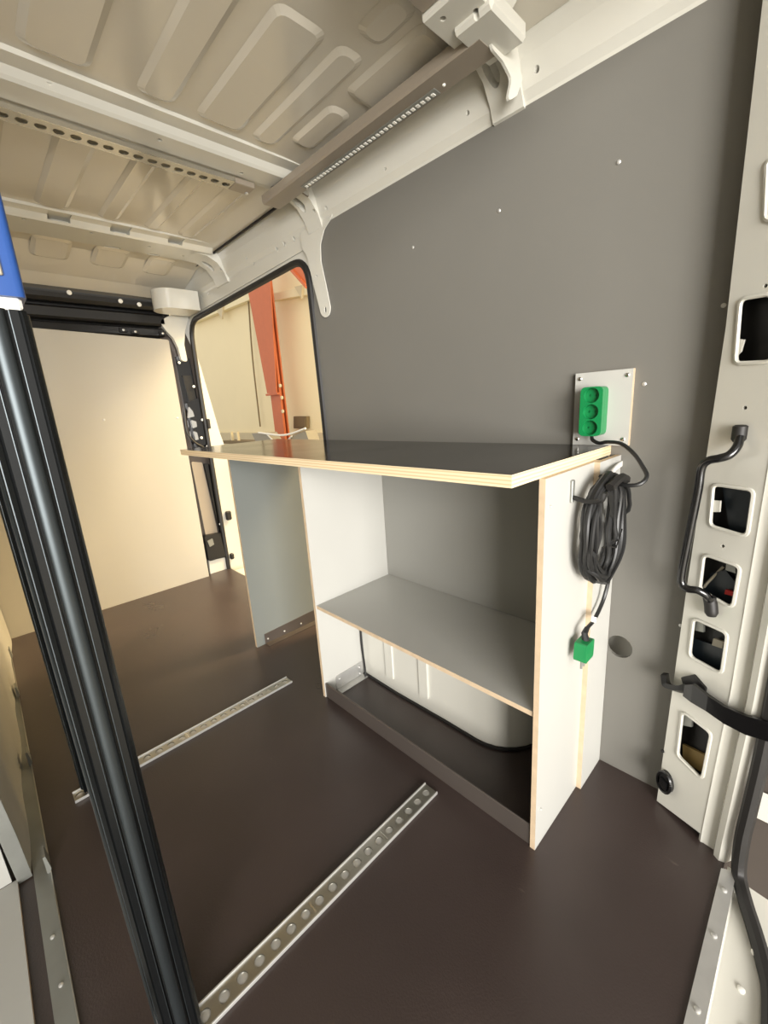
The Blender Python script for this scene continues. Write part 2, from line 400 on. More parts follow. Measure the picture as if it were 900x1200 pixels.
# ------------------------------------------------------------------ left side: outer wall, grey sheet and floor profile
bm = bmesh.new(); box(bm, (-.79, -.02, -.05), (-.75, 2.80, 1.82)); struct(obj('wall_left', bm, 'van_paint'), 'white painted left van wall')
ls = thing('side_sheet', 'glossy grey sheet lining standing on the floor profile beside the poles', 'panel', (-.1, 1.9, 0))
bm = bmesh.new()
n = 26; A = []; B = []
for i in range(n+1):
    t_ = i/n; y = 1.145+t_*(2.67-1.145); x = -.112+t_*.052 + .0035*math.sin(t_*21)
    A.append(bm.verts.new((x, y, .002))); B.append(bm.verts.new((x-.035, y, 1.15)))
for i in range(n): bm.faces.new((A[i], A[i+1], B[i+1], B[i]))
solid(bm, .004)
obj('lining', bm, 'grey_sheet', ls, True)
bm = bmesh.new(); plate(bm, [(-.131, .0035), (-.106, .0035), (-.109, .12), (-.130, .55), (-.152, .55)], [], .003, FY(1.143)); obj('end_return', bm, 'dull_alu', ls)
fp = thing('floor_profile', 'flat grey metal floor profile with small hooked tabs along the left side', 'profile', (-.09, 1.5, 0))
def lx(y): return -.0805+.0165*max(0, (y-.77)/(2.684-.77))
bm = bmesh.new(); plate(bm, [(lx(.2)-.030, .2), (lx(.2), .2), (lx(2.66), 2.66), (lx(2.66)-.03, 2.66)], [], .003, FZ(.003)); obj('strip', bm, 'dull_alu', fp)
bm = bmesh.new(); plate(bm, [(lx(.2)-.0005, .2), (lx(.2)+.0015, .2), (lx(2.66)+.0015, 2.66), (lx(2.66)-.0005, 2.66)], [], .006, FZ(.006)); obj('lip', bm, 'aluminium', fp)
for y in (2.45, 2.05, 1.587, 1.142):
    bm = bmesh.new(); x = lx(y)
    prism(bm, [(x-.003, .003), (x+.002, .003), (x+.006, .012), (x+.002, .05), (x-.003, .05)], FY(y-.02), 0, -.04)
    obj('hook_tab', bm, 'dull_alu', fp)
for a, b in ((72, 1156), (62, 1100)):
    p_ = onz(a, b); screw(fp, (p_.x, p_.y, .003), (0, 0, 1), .004)
lc = thing('board_unit', 'white board unit with low base board on the floor beside the poles', 'shelf unit', (-.35, .7, 0))
sheet('base_board', (-.745, .25, 0), (-.131, 1.15, .012), 2, 'panel_white', 'ply_thin', lc)
sheet('end_panel', (-.745, 1.151, .0125), (-.140, 1.163, .75), 1, 'panel_white', 'panel_white', lc)

# ------------------------------------------------------------------ bulkhead and black header
bm = bmesh.new()
plate(bm, fillet([(-.75, 0), (.936, 0), (.940, 1.440), (.30, 1.462), (-.75, 1.462)], [0, 0, .01, 0, 0]), [], .018, FY(BY))
wf = struct(obj('wall_front', bm, 'bulkhead_white'), 'glossy off white bulkhead panel behind the cab')
for a, b in ((122, 492), (208, 490)): screw(wf, ony(a, b, BY), (0, -1, 0), .006, 'zinc', 'rivet', .002)
hd = thing('cab_header', 'black trim beam over the bulkhead with small white clips', 'trim', (.2, 2.76, 1.45))
boxo('cab_shade_sheet', (-.75, 2.78, 1.40), (1.0, 2.80, 1.75), 'black_trim', hd)  # black sheet standing in for the shade of the open cab beyond
boxo('header_rail', (-.75, 2.70, 1.455), (.93, 2.745, 1.500), 'black_gloss', hd, .006)
boxo('header_beam', (-.75, 2.70, 1.515), (.95, 2.78, 1.575), 'black_trim', hd, .01)
boxo('header_roll', (-.75, 2.69, 1.595), (.96, 2.77, 1.645), 'black_trim', hd, .015)
for a, b in ((81, 343), (141, 353), (163, 357)):
    p_ = ony(a, b, 2.68); bm = bmesh.new(); disc(bm, p_, (0, -1, 0), .011, .006, 10, 0, .003); obj('clip', bm, 'white_plastic', hd, True)
for a, b in ((144, 387), (158, 389), (190, 391)):
    p_ = ony(a, b, 2.70); boxo('rail_clip', (p_.x-.02, 2.69, p_.z-.012), (p_.x+.02, 2.71, p_.z+.012), 'black_gloss', hd, .003)
    screw(hd, (p_.x, 2.69, p_.z), (0, -1, 0), .006)
# front pillar by the sliding door with latch hardware
fpil = thing('front_pillar', 'dark door pillar with black latch hardware beside the bulkhead', 'pillar', (1.02, 2.72, 0))
bm = bmesh.new(); plate(bm, [(.92, 0), (1.085, 0), (1.085, 1.42), (1.06, 1.50), (1.03, 1.56), (.92, 1.56)], [], .02, FY(2.745)); obj('pillar_skin', bm, 'dark_profile', fpil)
def fy(pts, Y): return [(ony(a, b, Y).x, ony(a, b, Y).z) for a, b in pts]
def fpart(name, pts, Y, th, m, r=.0):
    bm = bmesh.new(); q = fy(pts, Y); plate(bm, fillet(q, r, 3) if r else q, [], th, FY(Y)); return obj(name, bm, m, fpil)
fpart('latch_plate', [(205, 417), (222, 420), (243, 528), (226, 528)], 2.735, .012, 'black_gloss', .01)
fpart('latch_cover', [(214, 440), (224, 440), (231, 470), (222, 472)], 2.722, .012, 'black_trim', .006)
fpart('latch_body', [(219, 472), (233, 466), (243, 520), (231, 526)], 2.715, .03, 'black_gloss', .008)
fpart('striker', [(221, 476), (226, 482), (228, 488), (220, 490)], 2.70, .014, 'steel_bright', .004)
fpart('striker', [(224, 492), (230, 494), (231, 500), (226, 502)], 2.70, .014, 'steel_bright', .004)
fpart('striker', [(227, 505), (231, 507), (233, 515), (229, 516)], 2.70, .014, 'steel_bright', .004)
for a, b in ((227, 453), (237, 492), (236, 513), (243, 523), (217, 421), (210, 425), (250, 560), (258, 614)):
    p_ = ony(a, b, 2.712); screw(fpil, p_, (0, -1, 0), .008, 'white_plastic', 'bolt', .003)
tubeo('latch_cable', crom([ony(a, b, 2.705) for a, b in ((216, 480), (219, 505), (228, 518), (238, 524), (241, 530))], 5), .006, 'black_trim', fpil)
fpart('lower_cover', [(224, 541), (237, 542), (256, 628), (242, 632)], 2.735, .015, 'taupe', .01)
fpart('lower_guide', [(239, 543), (249, 545), (266, 612), (258, 626)], 2.725, .025, 'black_gloss', .008)
fpart('roller_box', [(240, 628), (258, 625), (265, 652), (245, 658)], 2.70, .04, 'black_trim', .012)
fpart('roller_label', [(243, 634), (249, 631), (251, 638), (246, 641)], 2.695, .004, 'dull_alu')
fpart('foot_cover', [(245, 657), (265, 653), (272, 668), (247, 675)], 2.715, .02, 'van_paint', .01)
# painted upper corner piece that sweeps into the header
fpart('corner_sweep', [(186, 376), (228, 356), (221, 372), (217, 388), (216, 404), (220, 424), (213, 423), (209, 408), (203, 396), (195, 388)], 2.70, .03, 'van_paint', .03)
bs = thing('corner_boss', 'round white moulded cover in the corner under the roof', 'cover', (.92, 2.55, 1.60))
bm = bmesh.new()
so = [(1.06, 2.47), (1.06, 2.64)]
arc = [(.925+.075*math.cos(a), 2.555+.085*math.sin(a)) for a in [PI/2+PI*k/14 for k in range(15)]]
extrude(bm, [(1.058, 2.64)]+arc+[(1.058, 2.47)], lambda u, v, w_: Vector((u, v, w_)), 1.565, 1.66)
bmesh.ops.bevel(bm, geom=[e for e in bm.edges if abs(e.verts[0].co.z-e.verts[1].co.z) < 1e-5 and len(e.link_faces) == 2 and e.calc_face_angle(0) > 1], offset=.008, segments=2, affect='EDGES')
obj('cover_shell', bm, 'van_paint', bs, True)

# ------------------------------------------------------------------ roof
bm = bmesh.new()
ys = [(-.02, RZ), (2.20, RZ), (2.40, 1.748), (2.62, 1.69), (2.70, 1.655)]
xs = [-.77, -.6, .2, .75, .9, 1.035]
dz = [-.05, .0, .006, .003, 0, -.008]
g = [[bm.verts.new((x, y, z+d)) for x, d in zip(xs, dz)] for y, z in ys]
for i in range(len(ys)-1):
    for j in range(len(xs)-1): bm.faces.new((g[i][j], g[i][j+1], g[i+1][j+1], g[i+1][j]))
solid(bm, -.004)
ce = struct(obj('ceiling', bm, 'roof_paint', None), 'glossy pale painted sheet metal roof of the van')
def roofz(x, y):
    z = RZ
    for (y0, z0), (y1, z1) in zip(ys, ys[1:]):
        if y0 <= y <= y1: z = z0+(z1-z0)*(y-y0)/(y1-y0)
    for (x0, d0), (x1, d1) in zip(zip(xs, dz), zip(xs[1:], dz[1:])):
        if x0 <= x <= x1: z += d0+(d1-d0)*(x-x0)/(x1-x0)
    return z
def swage(x0, x1, y0, y1, h=.007, name='swage'):
    """pressed rib: flat-topped raised panel with sloped, rounded borders, facing down"""
    bm = bmesh.new(); e = .014
    o = fillet([(x0, y0), (x1, y0), (x1, y1), (x0, y1)], .03, 4); i_ = fillet([(x0+e, y0+e), (x1-e, y0+e), (x1-e, y1-e), (x0+e, y1-e)], .022, 4)
    A = [bm.verts.new((u, v, roofz(u, v)-.0005)) for u, v in o]; B = [bm.verts.new((u, v, roofz(u, v)-h)) for u, v in i_]
    n = len(o)
    for k in range(n): bm.faces.new((A[k], A[(k+1) % n], B[(k+1) % n], B[k]))
    bm.faces.new(B); bm.faces.new(A)
    return obj(name, bm, 'roof_paint', ce)
for x0, x1 in ((-.42, -.30), (-.20, -.08), (.03, .15), (.24, .37), (.46, .548), (.60, .725), (.755, .83)):
    swage(x0, x1, .68 if x0 < .55 else .84, 1.255)
swage(.850, .925, 1.00, 1.20); swage(.850, .985, .69, .95); swage(.755, .83, .68, .80)
for x0, x1 in ((-.40, -.28), (-.18, -.04), (.10, .24), (.34, .44), (.53, .60), (.69, .75), (.82, .89)):
    swage(x0, x1, 1.51, 2.04)
for x0, x1 in ((-.3, -.12), (.06, .22), (.36, .50), (.58, .72), (.80, .92)):
    swage(x0, x1, 2.33, 2.50)
for x0, x1 in ((-.4, .1), (.2, .7)): swage(x0, x1, .12, .48)
# cross beams (hat sections) with end feet
def beam(yc, w_, zb, slots, name='roof_beam', x1=1.0):
    bm = bmesh.new(); h = w_/2
    sec = [(yc-h-.055, RZ+.006), (yc-h-.052, RZ-.004), (yc-h-.012, RZ-.006), (yc-h, zb+.006), (yc-h+.008, zb), (yc+h-.008, zb), (yc+h, zb+.006), (yc+h+.012, RZ-.006), (yc+h+.05, RZ-.004), (yc+h+.053, RZ+.006)]
    extrude(bm, sec, lambda u, v, ww: Vector((ww, u, v)), -.75, x1)
    o = obj(name, bm, 'van_paint', ce)
    if slots: cut([o], [bore((x, y, zb), (0, 0, 1), .006, .016) for x, y, L_ in slots])
    return o
def foot(beamo, yc, w_, z0, drop=.10, slot=True):
    """beam end that bends down onto the cant rail, with an oblong window"""
    h = w_/2; bm = bmesh.new()
    prof_ = [(.93, z0), (.985, z0-.004), (1.030, z0-.026), (1.058, z0-.062), (1.072, z0-drop), (1.090, z0-drop-.004), (1.085, RZ), (.93, RZ+.002)]
    extrude(bm, prof_, lambda u, v, ww: Vector((u, ww, v)), yc-h, yc+h)
    bmesh.ops.bevel(bm, geom=[e for e in bm.edges if len(e.link_faces) == 2 and e.calc_face_angle(0) > 1.2], offset=.008, segments=2, affect='EDGES')
    o = obj('beam_foot', bm, 'van_paint', beamo, True)
    def window(bm):
        nx = Vector((.62, 0, .78)); t__ = Vector((.78, 0, -.62)); c0 = Vector((1.017, yc+.012, z0-.026)); n0 = len(bm.verts)
        disc(bm, c0-nx*.02, nx, .016, .055, 18)
        for v_ in list(bm.verts)[n0:]: v_.co += t__*(v_.co-c0).dot(t__)
    cut([o], ([window] if slot else [])+[bore((1.05, yc-h+.010, z0-.052), (.75, .2, .6), .006, .018)])
    return o
b1 = beam(1.378, .088, 1.735, [(onz(a, b, 1.735).x, onz(a, b, 1.735).y, 0) for a, b in ((60, 106), (187, 164), (283, 203), (320, 219))])
foot(b1, 1.405, .085, 1.735)
b2 = beam(2.19, .17, 1.735, [(onz(a, b, 1.735).x, onz(a, b, 1.735).y, L_) for a, b, L_ in ((28, 257, 0), (107, 273, 0), (175, 289, 0), (214, 300, 0))])
def slotbox(lo, hi): return lambda bm: box(bm, lo, hi)
sl = []
for a, b, L_ in ((67, 259, .035), (137, 274, .035), (197, 290, .03)):
    p_ = onz(a, b, 1.753); sl.append(slotbox((p_.x-L_, 2.060, 1.7425), (p_.x+L_, 2.140, 1.7590)))
for a, b, L_ in ((130, 292, .03), (176, 302, .025)):
    p_ = onz(a, b, 1.735); sl.append(slotbox((p_.x-L_, 2.250, 1.7250), (p_.x+L_, 2.266, 1.7560)))
cut([b2], sl)
foot(b2, 2.20, .13, 1.735)
b3 = beam(.585, .085, 1.738, [], x1=.95)
foot(b3, .625, .08, 1.735, .092)
# stepped bracket on the rear beam end
bk1 = boxo('beam_bracket', (.80, .545, 1.712), (.93, .655, 1.745), 'van_paint', b3, .004)
bk2 = boxo('beam_bracket', (.86, .535, 1.700), (.99, .625, 1.735), 'van_paint', b3, .006)
q_ = [(ony(a, b, .583).x, ony(a, b, .583).z) for a, b in ((572, 38), (590, 48), (604, 66), (613, 92), (606, 112), (594, 120), (600, 92), (590, 72), (578, 58))]
bm = bmesh.new(); plate(bm, fillet(q_, .012, 3), [], .006, FY(.583)); obj('foot_flange', bm, 'van_paint', b3)
cut([bk1, bk2], [bore((onz(a, b, zz_).x, onz(a, b, zz_).y, zz_), (0, 0, 1), .006, .026) for a, b, zz_ in ((558, 22, 1.700), (519, 22, 1.712))])
boxo('beam_cover', (.62, .56, 1.722), (.80, .65, 1.738), 'taupe', b3, .003)
boxo('lamp_socket', (.60, .61, 1.712), (.70, .67, 1.75), 'black_trim', b3, .008)
# dark strip along the joint between roof sheet and cant rail
boxo('joint_bead', (1.016, 1.47, 1.744), (1.022, 2.60, 1.7525), 'rubber', ce)
# rear header above the doors
boxo('rear_header', (-.75, -.02, 1.70), (1.03, .06, 1.77), 'van_paint', ce, .01)

# ------------------------------------------------------------------ perforated tie-down rails
def track(bm, x0, x1, yc, z, wd, sp, r, lip=.004, th=.003, first=None, up=True):
    h = wd/2; xs_ = []
    x = first if first is not None else x1-.02
    while x > x0+.012: xs_.append(x); x -= sp
    hs = [circ(x, yc, r, 14) for x in xs_]
    plate(bm, [(x0, yc-h), (x1, yc-h), (x1, yc+h), (x0, yc+h)], hs, th, FZ(z+th) if up else FZd(z-th))
    if lip <= 0: return xs_
    for s_ in (-1, 1):
        ya, yb = sorted((yc+s_*h, yc+s_*(h-.003)))
        if up: box(bm, (x0, ya, z), (x1, yb, z+th+lip), .0006)
        else: box(bm, (x0, ya, z-th-lip), (x1, yb, z), .0006)
    return xs_
for yc, x0, x1, lab in ((.616, -.06, .688, 'perforated metal floor rail ending against the cabinet front'),
                        (1.322, 0.0, .690, 'perforated metal floor rail ending between cabinet and grey support board')):
    t = thing('floor_rail', lab, 'rail', (.34, yc, 0), 'tie-down rails on the floor')
    bm = bmesh.new(); hs = track(bm, x0, x1, yc, .0015, .037, .0345, .0105, 0); obj('rail_channel', bm, 'aluminium', t)
    for s_ in (-1, 1): boxo('rail_lip', (x0, yc+s_*.0185, .0005), (x1, yc+s_*.0220, .0085), 'zinc', t, .0006)
    bm = bmesh.new(); box(bm, (x0, yc-.0205, .0003), (x1, yc+.0205, .0014)); obj('rail_base', bm, 'zinc', t)
    for i, x in enumerate(hs):
        bm = bmesh.new(); disc(bm, (x, yc, .0014), (0, 0, 1), .0088, .0012, 14, 0, .001); obj('hole_insert', bm, 'zinc', t, True)
    for k in (5, 11):
        if k < len(hs): boxo('cross_slot', (hs[k]+.0150, yc-.013, .0045), (hs[k]+.0185, yc+.013, .0052), 'steel_bright', t)
t = thing('ceiling_rail', 'bright perforated tie-down rail screwed under the roof beam', 'rail', (.2, 1.45, 1.735))
bm = bmesh.new(); xs_ = [.768-.0365*k for k in range(34)]
plate(bm, [(-.5, 1.424), (.785, 1.424), (.785, 1.474), (-.5, 1.474)], [circ(x, 1.452, .0125, 14) for x in xs_], .003, FZd(1.7195)); obj('rail_channel', bm, 'aluminium', t)
boxo('rail_flank', (-.5, 1.4215, 1.7195), (.785, 1.4238, 1.735), 'steel_bright', t)
boxo('rail_flank', (-.5, 1.4742, 1.7195), (.785, 1.4765, 1.735), 'steel_bright', t)
boxo('rail_end_cover', (.787, 1.4215, 1.718), (.855, 1.4765, 1.735), 'taupe', t, .002)
screw(t, (.845, 1.465, 1.718), (0, 0, -1), .006, 'zinc')

# ------------------------------------------------------------------ light bar along the cant rail
t = thing('light_bar', 'taupe light bar with a row of small diodes below the roof edge', 'lamp', (.94, 1.03, 1.70))
bm = bmesh.new(); extrude(bm, [(.902, 1.705), (.906, 1.699), (.968, 1.699), (.972, 1.703), (.972, 1.72), (.966, 1.732), (.91, 1.732), (.902, 1.725)], lambda u, v, ww: Vector((u, ww, v)), .592, 1.465)
obj('housing', bm, 'taupe', t)
boxo('diode_tray', (.938, .735, 1.6965), (.962, 1.285, 1.699), 'dull_alu', t, .0008)
for k in range(34):
    y = .745+k*.0158; bm = bmesh.new(); box(bm, (.946, y, 1.695), (.956, y+.008, 1.6965)); obj('diode', bm, 'white_plastic', t)
screw(t, (.948, .715, 1.699), (0, 0, -1), .004, 'white_plastic')
tubeo('wire', crom([(.957, 1.275, 1.694), (.985, 1.31, 1.70), (1.005, 1.34, 1.705), (1.0, 1.36, 1.72), (.975, 1.37, 1.73)], 6), .0022, 'taupe', t, 6)

# ------------------------------------------------------------------ cabinet under the worktop
cab = thing('bench_cabinet', 'light grey open plywood cabinet with one shelf over the wheel arch', 'cabinet', (.9, .75, 0))
sheet('side_panel', (.724, 1.135, 0), (1.079, 1.147, .855), 1, 'panel_white', 'ply_thin', cab)
sheet('side_panel', (.724, .342, 0), (.985, .354, .855), 1, 'panel_white', 'ply_thin', cab)
sheet('side_filler', (.950, .330, 0), (1.079, .342, .855), 1, 'panel_white', 'ply_thin', cab)
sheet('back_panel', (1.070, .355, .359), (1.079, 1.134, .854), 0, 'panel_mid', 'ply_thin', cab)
sheet('shelf', (.728, .354, .346), (1.079, 1.135, .358), 2, 'panel_white', 'ply_thin', cab)
bm = bmesh.new(); extrude(bm, [(.728, .001), (.728, .053), (.731, .056), (.734, .053), (.734, .004), (.775, .004), (.775, .001)], lambda u, v, ww: Vector((u, ww, v)), .354, 1.135)
tp = obj('toe_profile', bm, 'dark_profile', cab)
bm = bmesh.new()
plate(bm, fillet([(.774, .058), (.903, .058), (.903, .004), (.774, .004)], .006, 2), [], .002, FY(1.1325)); 
box(bm, (.774, 1.105, .001), (.903, 1.134, .003))
an = obj('angle_bracket', bm, 'zinc', cab)
for x, z in ((.79, .042), (.885, .042), (.795, .015), (.885, .015)): screw(an, (x, 1.1305, z), (0, -1, 0), .004)
for z in (.10, .80): screw(cab, (.745, .3418, z), (0, -1, 0), .003, 'panel_white')
# two small dark top brackets under the worktop
for y in (1.13,):
    boxo('top_bracket', (.76, y-.03, .848), (.85, y, .8545), 'dark_profile', cab)

# wheel arch pressing inside the cabinet
bm = bmesh.new()
def arch_outline(k):
    xf = .912+.030*k*k; yc_ = .475+.05*k*k
    o = [(1.078, yc_)]
    R = .16
    for a in range(9):
        th = PI/2*a/8; o.append((xf+R*(1-math.sin(th)), yc_+R*(1-math.cos(th))*.9))
    o += [(xf, .75), (xf-.004, .95), (xf, 1.131), (1.078, 1.131)]
    return o
rings = []
for z, k in ((0, 0), (.06, .02), (.16, .15), (.24, .35), (.30, .7), (.335, 1.2), (.344, 2.0)):
    rings.append([bm.verts.new((min(u, 1.078), v, z)) for u, v in arch_outline(k)])
for i in range(len(rings)-1):
    for k in range(len(rings[0])-1): bm.faces.new((rings[i][k], rings[i][k+1], rings[i+1][k+1], rings[i+1][k]))
bm.faces.new(rings[-1])
wa = tag(obj('wheel_arch', bm, 'van_paint', None, True), 'pale painted wheel arch bulging under the cabinet shelf', 'wheel arch')
for y in (.985, .825):
    bm = bmesh.new()
    prism(bm, fillet([(y-.018, .05), (y+.018, .05), (y+.018, .22), (y-.018, .22)], .008, 3), FX(.9035), 0, -.03); obj('pressed_rib', bm, 'van_paint', wa)
bm = bmesh.new(); tube(bm, [(u-.004, v, .004) for u, v in arch_outline(0)[1:-1]], .0055, 6); obj('joint_bead', bm, 'rubber', wa, True)
tag(tubeo('loom_cable', crom([(.915, 1.122, .346), (.905, 1.124, .28), (.898, 1.122, .15), (.90, 1.118, .05), (.895, 1.11, .006)], 6), .004, 'cable_rubber', None, 8),
    'thin black cable running down the wheel arch corner inside the cabinet', 'cable')

# ------------------------------------------------------------------ worktop and its far support
bm = bmesh.new()
fs = box(bm, (.625, .353, .855), (1.079, 1.871, .877)); bm.normal_update()
for f in bm.faces: f.material_index = 0 if f.normal.z > .9 else (2 if f.normal.z < -.9 else 1)
tag(obj('worktop', bm, ['table_film', 'ply_edge', 'panel_white']), 'dark glossy plywood worktop with pale layered edge across cabinet and door opening', 'worktop')
sp = thing('support_panel', 'grey upright board carrying the far end of the worktop', 'panel', (.9, 1.64, 0))
sheet('board', (.722, 1.636, 0), (1.077, 1.650, .855), 1, 'panel_grey', 'ply_thin', sp)
bm = bmesh.new(); plate(bm, [(.762, .002), (1.06, .002), (1.06, .06), (.762, .048)], [], .002, FY(1.634)); box(bm, (.762, 1.60, .001), (1.06, 1.635, .003))
ab = obj('angle_bracket', bm, 'dark_profile', sp)
for x in (.775, .86, .95): screw(ab, (x, 1.632, .022), (0, -1, 0), .004)
boxo('top_bracket', (.75, 1.60, .846), (.93, 1.636, .8545), 'dark_profile', sp)

# ------------------------------------------------------------------ socket plate and green extension socket
t = thing('socket_plate', 'pale plywood mounting plate screwed to the grey wall above the worktop', 'plate', (1.07, .375, .878))
sheet('board', (1.067, .314, .8775), (1.0795, .438, 1.045), 0, 'panel_white', 'ply_thin', t)
for y, z in ((.325, 1.032), (.427, 1.032), (.325, .892), (.427, .892)): screw(t, (1.067, y, z), (-1, 0, 0), .0045, 'steel_bright')
t = thing('extension_socket', 'green triple socket block fixed to the pale wall plate', 'socket', (1.05, .387, .905))
bm = bmesh.new()
o = fillet([(.362, .902), (.411, .902), (.411, 1.012), (.362, 1.012)], .012, 5)
plate(bm, o, [circ(.3865, z, .0168, 20) for z in (.921, .957, .993)], .014, FX(1.032))
bd = obj('socket_body', bm, 'green_plastic', t)
bm = bmesh.new(); plate(bm, o, [], .020, FX(1.0465)); obj('socket_back', bm, 'green_plastic', bd)
for z in (.921, .957, .993):
    bm = bmesh.new(); plate(bm, circ(.3865, z, .0166, 20), [circ(.3865+dy, z, .0026, 8) for dy in (-.0075, .0075)], .002, FX(1.0437)); obj('socket_well', bm, 'green_plastic', t)

# ------------------------------------------------------------------ cable: lead, coil, tail, plug
ec = thing('extension_cable', 'coiled black rubber cable hung on the cabinet side with green plug', 'cable', (.92, .32, .6))
lead = [Vector((1.05, .387, .906)), Vector((1.045, .384, .893)), Vector((1.035, .365, .886)), onx(712, 518, 1.03), onx(728, 520, 1.02), onx(742, 531, 1.00), onx(752, 545, .985), onx(758, 558, .97), onx(750, 567, .955), onx(735, 569, .95), onx(720, 567, .955), Vector((.955, .318, .79))]
tubeo('lead', crom(lead, 7), .0042, 'cable_rubber', ec, 8)
coil = []
cx, cz = .923, .722
turns = 16
for i in range(turns*26):
    a = 2*PI*i/26; tn = i/26
    rx = .030+.076*abs(math.sin(tn*1.37+.4))**.7+.004*math.sin(3*a+tn); rz = .108+.008*math.sin(tn*2.3)
    x = cx+rx*math.sin(a)+.012*math.sin(tn*2.7)
    z = cz+rz*math.cos(a)*(1 if math.cos(a) > 0 else 1.0) - .006*math.sin(tn)
    sq = abs(math.cos(a))
    x = cx+(x-cx)*(1-.45*max(0, math.cos(a))**6)
    y = .3225-.0042-.0255*(((tn*.618) % 1.0)) + .002*math.sin(5*a)
    coil.append((x, y, z))
tubeo('coil', crom(coil, 2), .0046, 'cable_rubber', ec, 7)
tail = [coil[-1], ony(719, 630, .305), ony(716, 665, .308), ony(708, 700, .315), ony(697, 725, .315), ony(689, 735, .315), ony(686, 741, .316)]
tubeo('tail', crom(tail, 6), .0042, 'cable_rubber', ec, 8)
p_ = ony(681, 752, .316)
pc = Vector((.871, .312, .455))
bm = bmesh.new(); prism(bm, fillet([(pc.x-.024, pc.z-.021), (pc.x+.020, pc.z-.021), (pc.x+.022, pc.z+.022), (pc.x-.022, pc.z+.022)], .006, 3), FY(pc.y-.012), 0, -.026)
pg = tag(obj('plug', bm, 'green_plastic', ec), 'green three-pin plug hanging at the cable end')
q_ = ony(685, 742, .316)
tubeo('plug_sleeve', [pc+Vector((.004, 0, .020)), q_, ony(688, 736, .316)], [.0085, .007, .0055], 'cable_rubber', ec, 8)
bm = bmesh.new(); box(bm, (-.012, -.0015, -.006), (.012, .0015, .006)); bm.transform(Matrix.Translation(ony(696, 726, .312))@Matrix.Rotation(.5, 4, 'Y')); obj('cable_marker', bm, 'white_plastic', ec)
for dx in (-.013, 0, .013): 
    bm = bmesh.new(); disc(bm, (pc.x+dx, pc.y, pc.z-.021), (0, 0, -1), .0028, .020, 8); obj('pin', bm, 'dull_alu', pg)
tubeo('velcro_band', [Vector((.875+.095*k/10, .284-.004*math.sin(PI*k/10), .818+.012*math.sin(PI*k/10))) for k in range(11)], .009, 'rubber', ec, 6)
tubeo('cable_tie', [ony(714, 640, .285), ony(722, 642, .283), ony(729, 620, .29)], .0014, 'rubber', ec, 5)
hk = thing('cable_hook', 'small black hook with white strap holding the cable coil', 'hook', (.93, .335, .80))
boxo('hook_plate', (.83, .337, .79), (.842, .342, .835), 'dull_alu', hk, .001)
tubeo('hook_arm', crom([(.836, .337, .80), (.836, .31, .795), (.836, .285, .80), (.836, .28, .815)], 5), .005, 'black_trim', hk, 8)
boxo('strap_anchor', (.985, .322, .785), (1.01, .330, .81), 'black_trim', hk, .002)
bm = bmesh.new(); tube(bm, crom([ony(729, 543, .328), ony(722, 548, .318), ony(715, 558, .305), ony(711, 566, .296)], 5), .006, 4, prof=[(1, .25), (-1, .25), (-1, -.25), (1, -.25)]); obj('strap', bm, 'white_plastic', hk)
screw(hk, ony(729, 543, .33), (0, -1, 0), .007, 'white_plastic')

# ------------------------------------------------------------------ rear pillar
P0 = Vector((1.04, .18, 0)); PD = Vector((-.075, -.16, 0)).normalized(); PN = PD.cross(Vector((0, 0, 1)))
def onp(x, y, off=0.0):
    k = ray(x, y); t_ = ((P0+PN*off-CAM).dot(PN))/k.dot(PN); q = CAM+k*t_; return ((q-P0).dot(PD), q.z)
def pp(s, z, off=0.0): return P0+PD*s+PN*off+Vector((0, 0, z))
def pfn(u, v, w_): return pp(u, v, w_)
rp = thing('rear_pillar', 'white painted rear pillar with cut-out windows beside the grey wall', 'pillar', (1.0, .1, 0))
HP = [[(899, 186), (925, 182), (925, 262), (897, 257)],
      [(868, 350), (905, 344), (907, 424), (862, 426)],
      [(836, 567), (884, 574), (876, 629), (832, 616)],
      [(825, 649), (868, 664), (859, 713), (820, 691)],
      [(813, 724), (853, 742), (846, 790), (808, 769)],
      [(800, 833), (834, 859), (823, 914), (794, 885)]]
holes = []
for k, h_ in enumerate(HP):
    q = [onp(*p) for p in h_]
    if k < 2: q[1] = (min(q[1][0], .112), q[1][1]); q[2] = (min(q[2][0], .112), q[2][1])
    holes.append(fillet(q, .012, 5))
dots = [circ(*onp(a, b), .0035, 8) for a, b in ((897, 335), (873, 478), (847, 640))]
left = [(0, .002), (.012, .6), (.026, 1.1), (.021, 1.6), (.02, 1.74)]
bm = bmesh.new(); plate(bm, left+[(.127, 1.74), (.127, 1.0), (.122, .4), (.108, .02)], holes+dots, .006, pfn)
obj('pillar_face', bm, 'van_paint', rp)
for h_ in holes:
    bm = bmesh.new(); tube(bm, [pp(u, v, .0005) for u, v in h_], .0038, 6, True); obj('window_bead', bm, 'van_paint', rp, True)
# folded outer flanks
bm = bmesh.new()
def col_(z): 
    e = .127 if z >= 1 else (.122+.005*(z-.4)/.6 if z >= .4 else .108+.014*max(0, (z-.02))/.38)
    return [pp(e-.004, z, -.003), pp(e, z, -.001), pp(e+.004, z, -.004), pp(e+.024, z, -.010), pp(e+.032, z, .002), pp(e+.042, z, .004), pp(e+.050, z, -.004), pp(e+.052, z, -.05)]
zz = [.0, .05, .12, .25, .4, .7, 1.0, 1.4, 1.74]
R_ = [[bm.verts.new(p) for p in col_(z)] for z in zz]
for i in range(len(zz)-1):
    for k in range(7): bm.faces.new((R_[i][k], R_[i][k+1], R_[i+1][k+1], R_[i+1][k]))
solid(bm, .002)
obj('pillar_flank', bm, 'van_paint', rp, True)
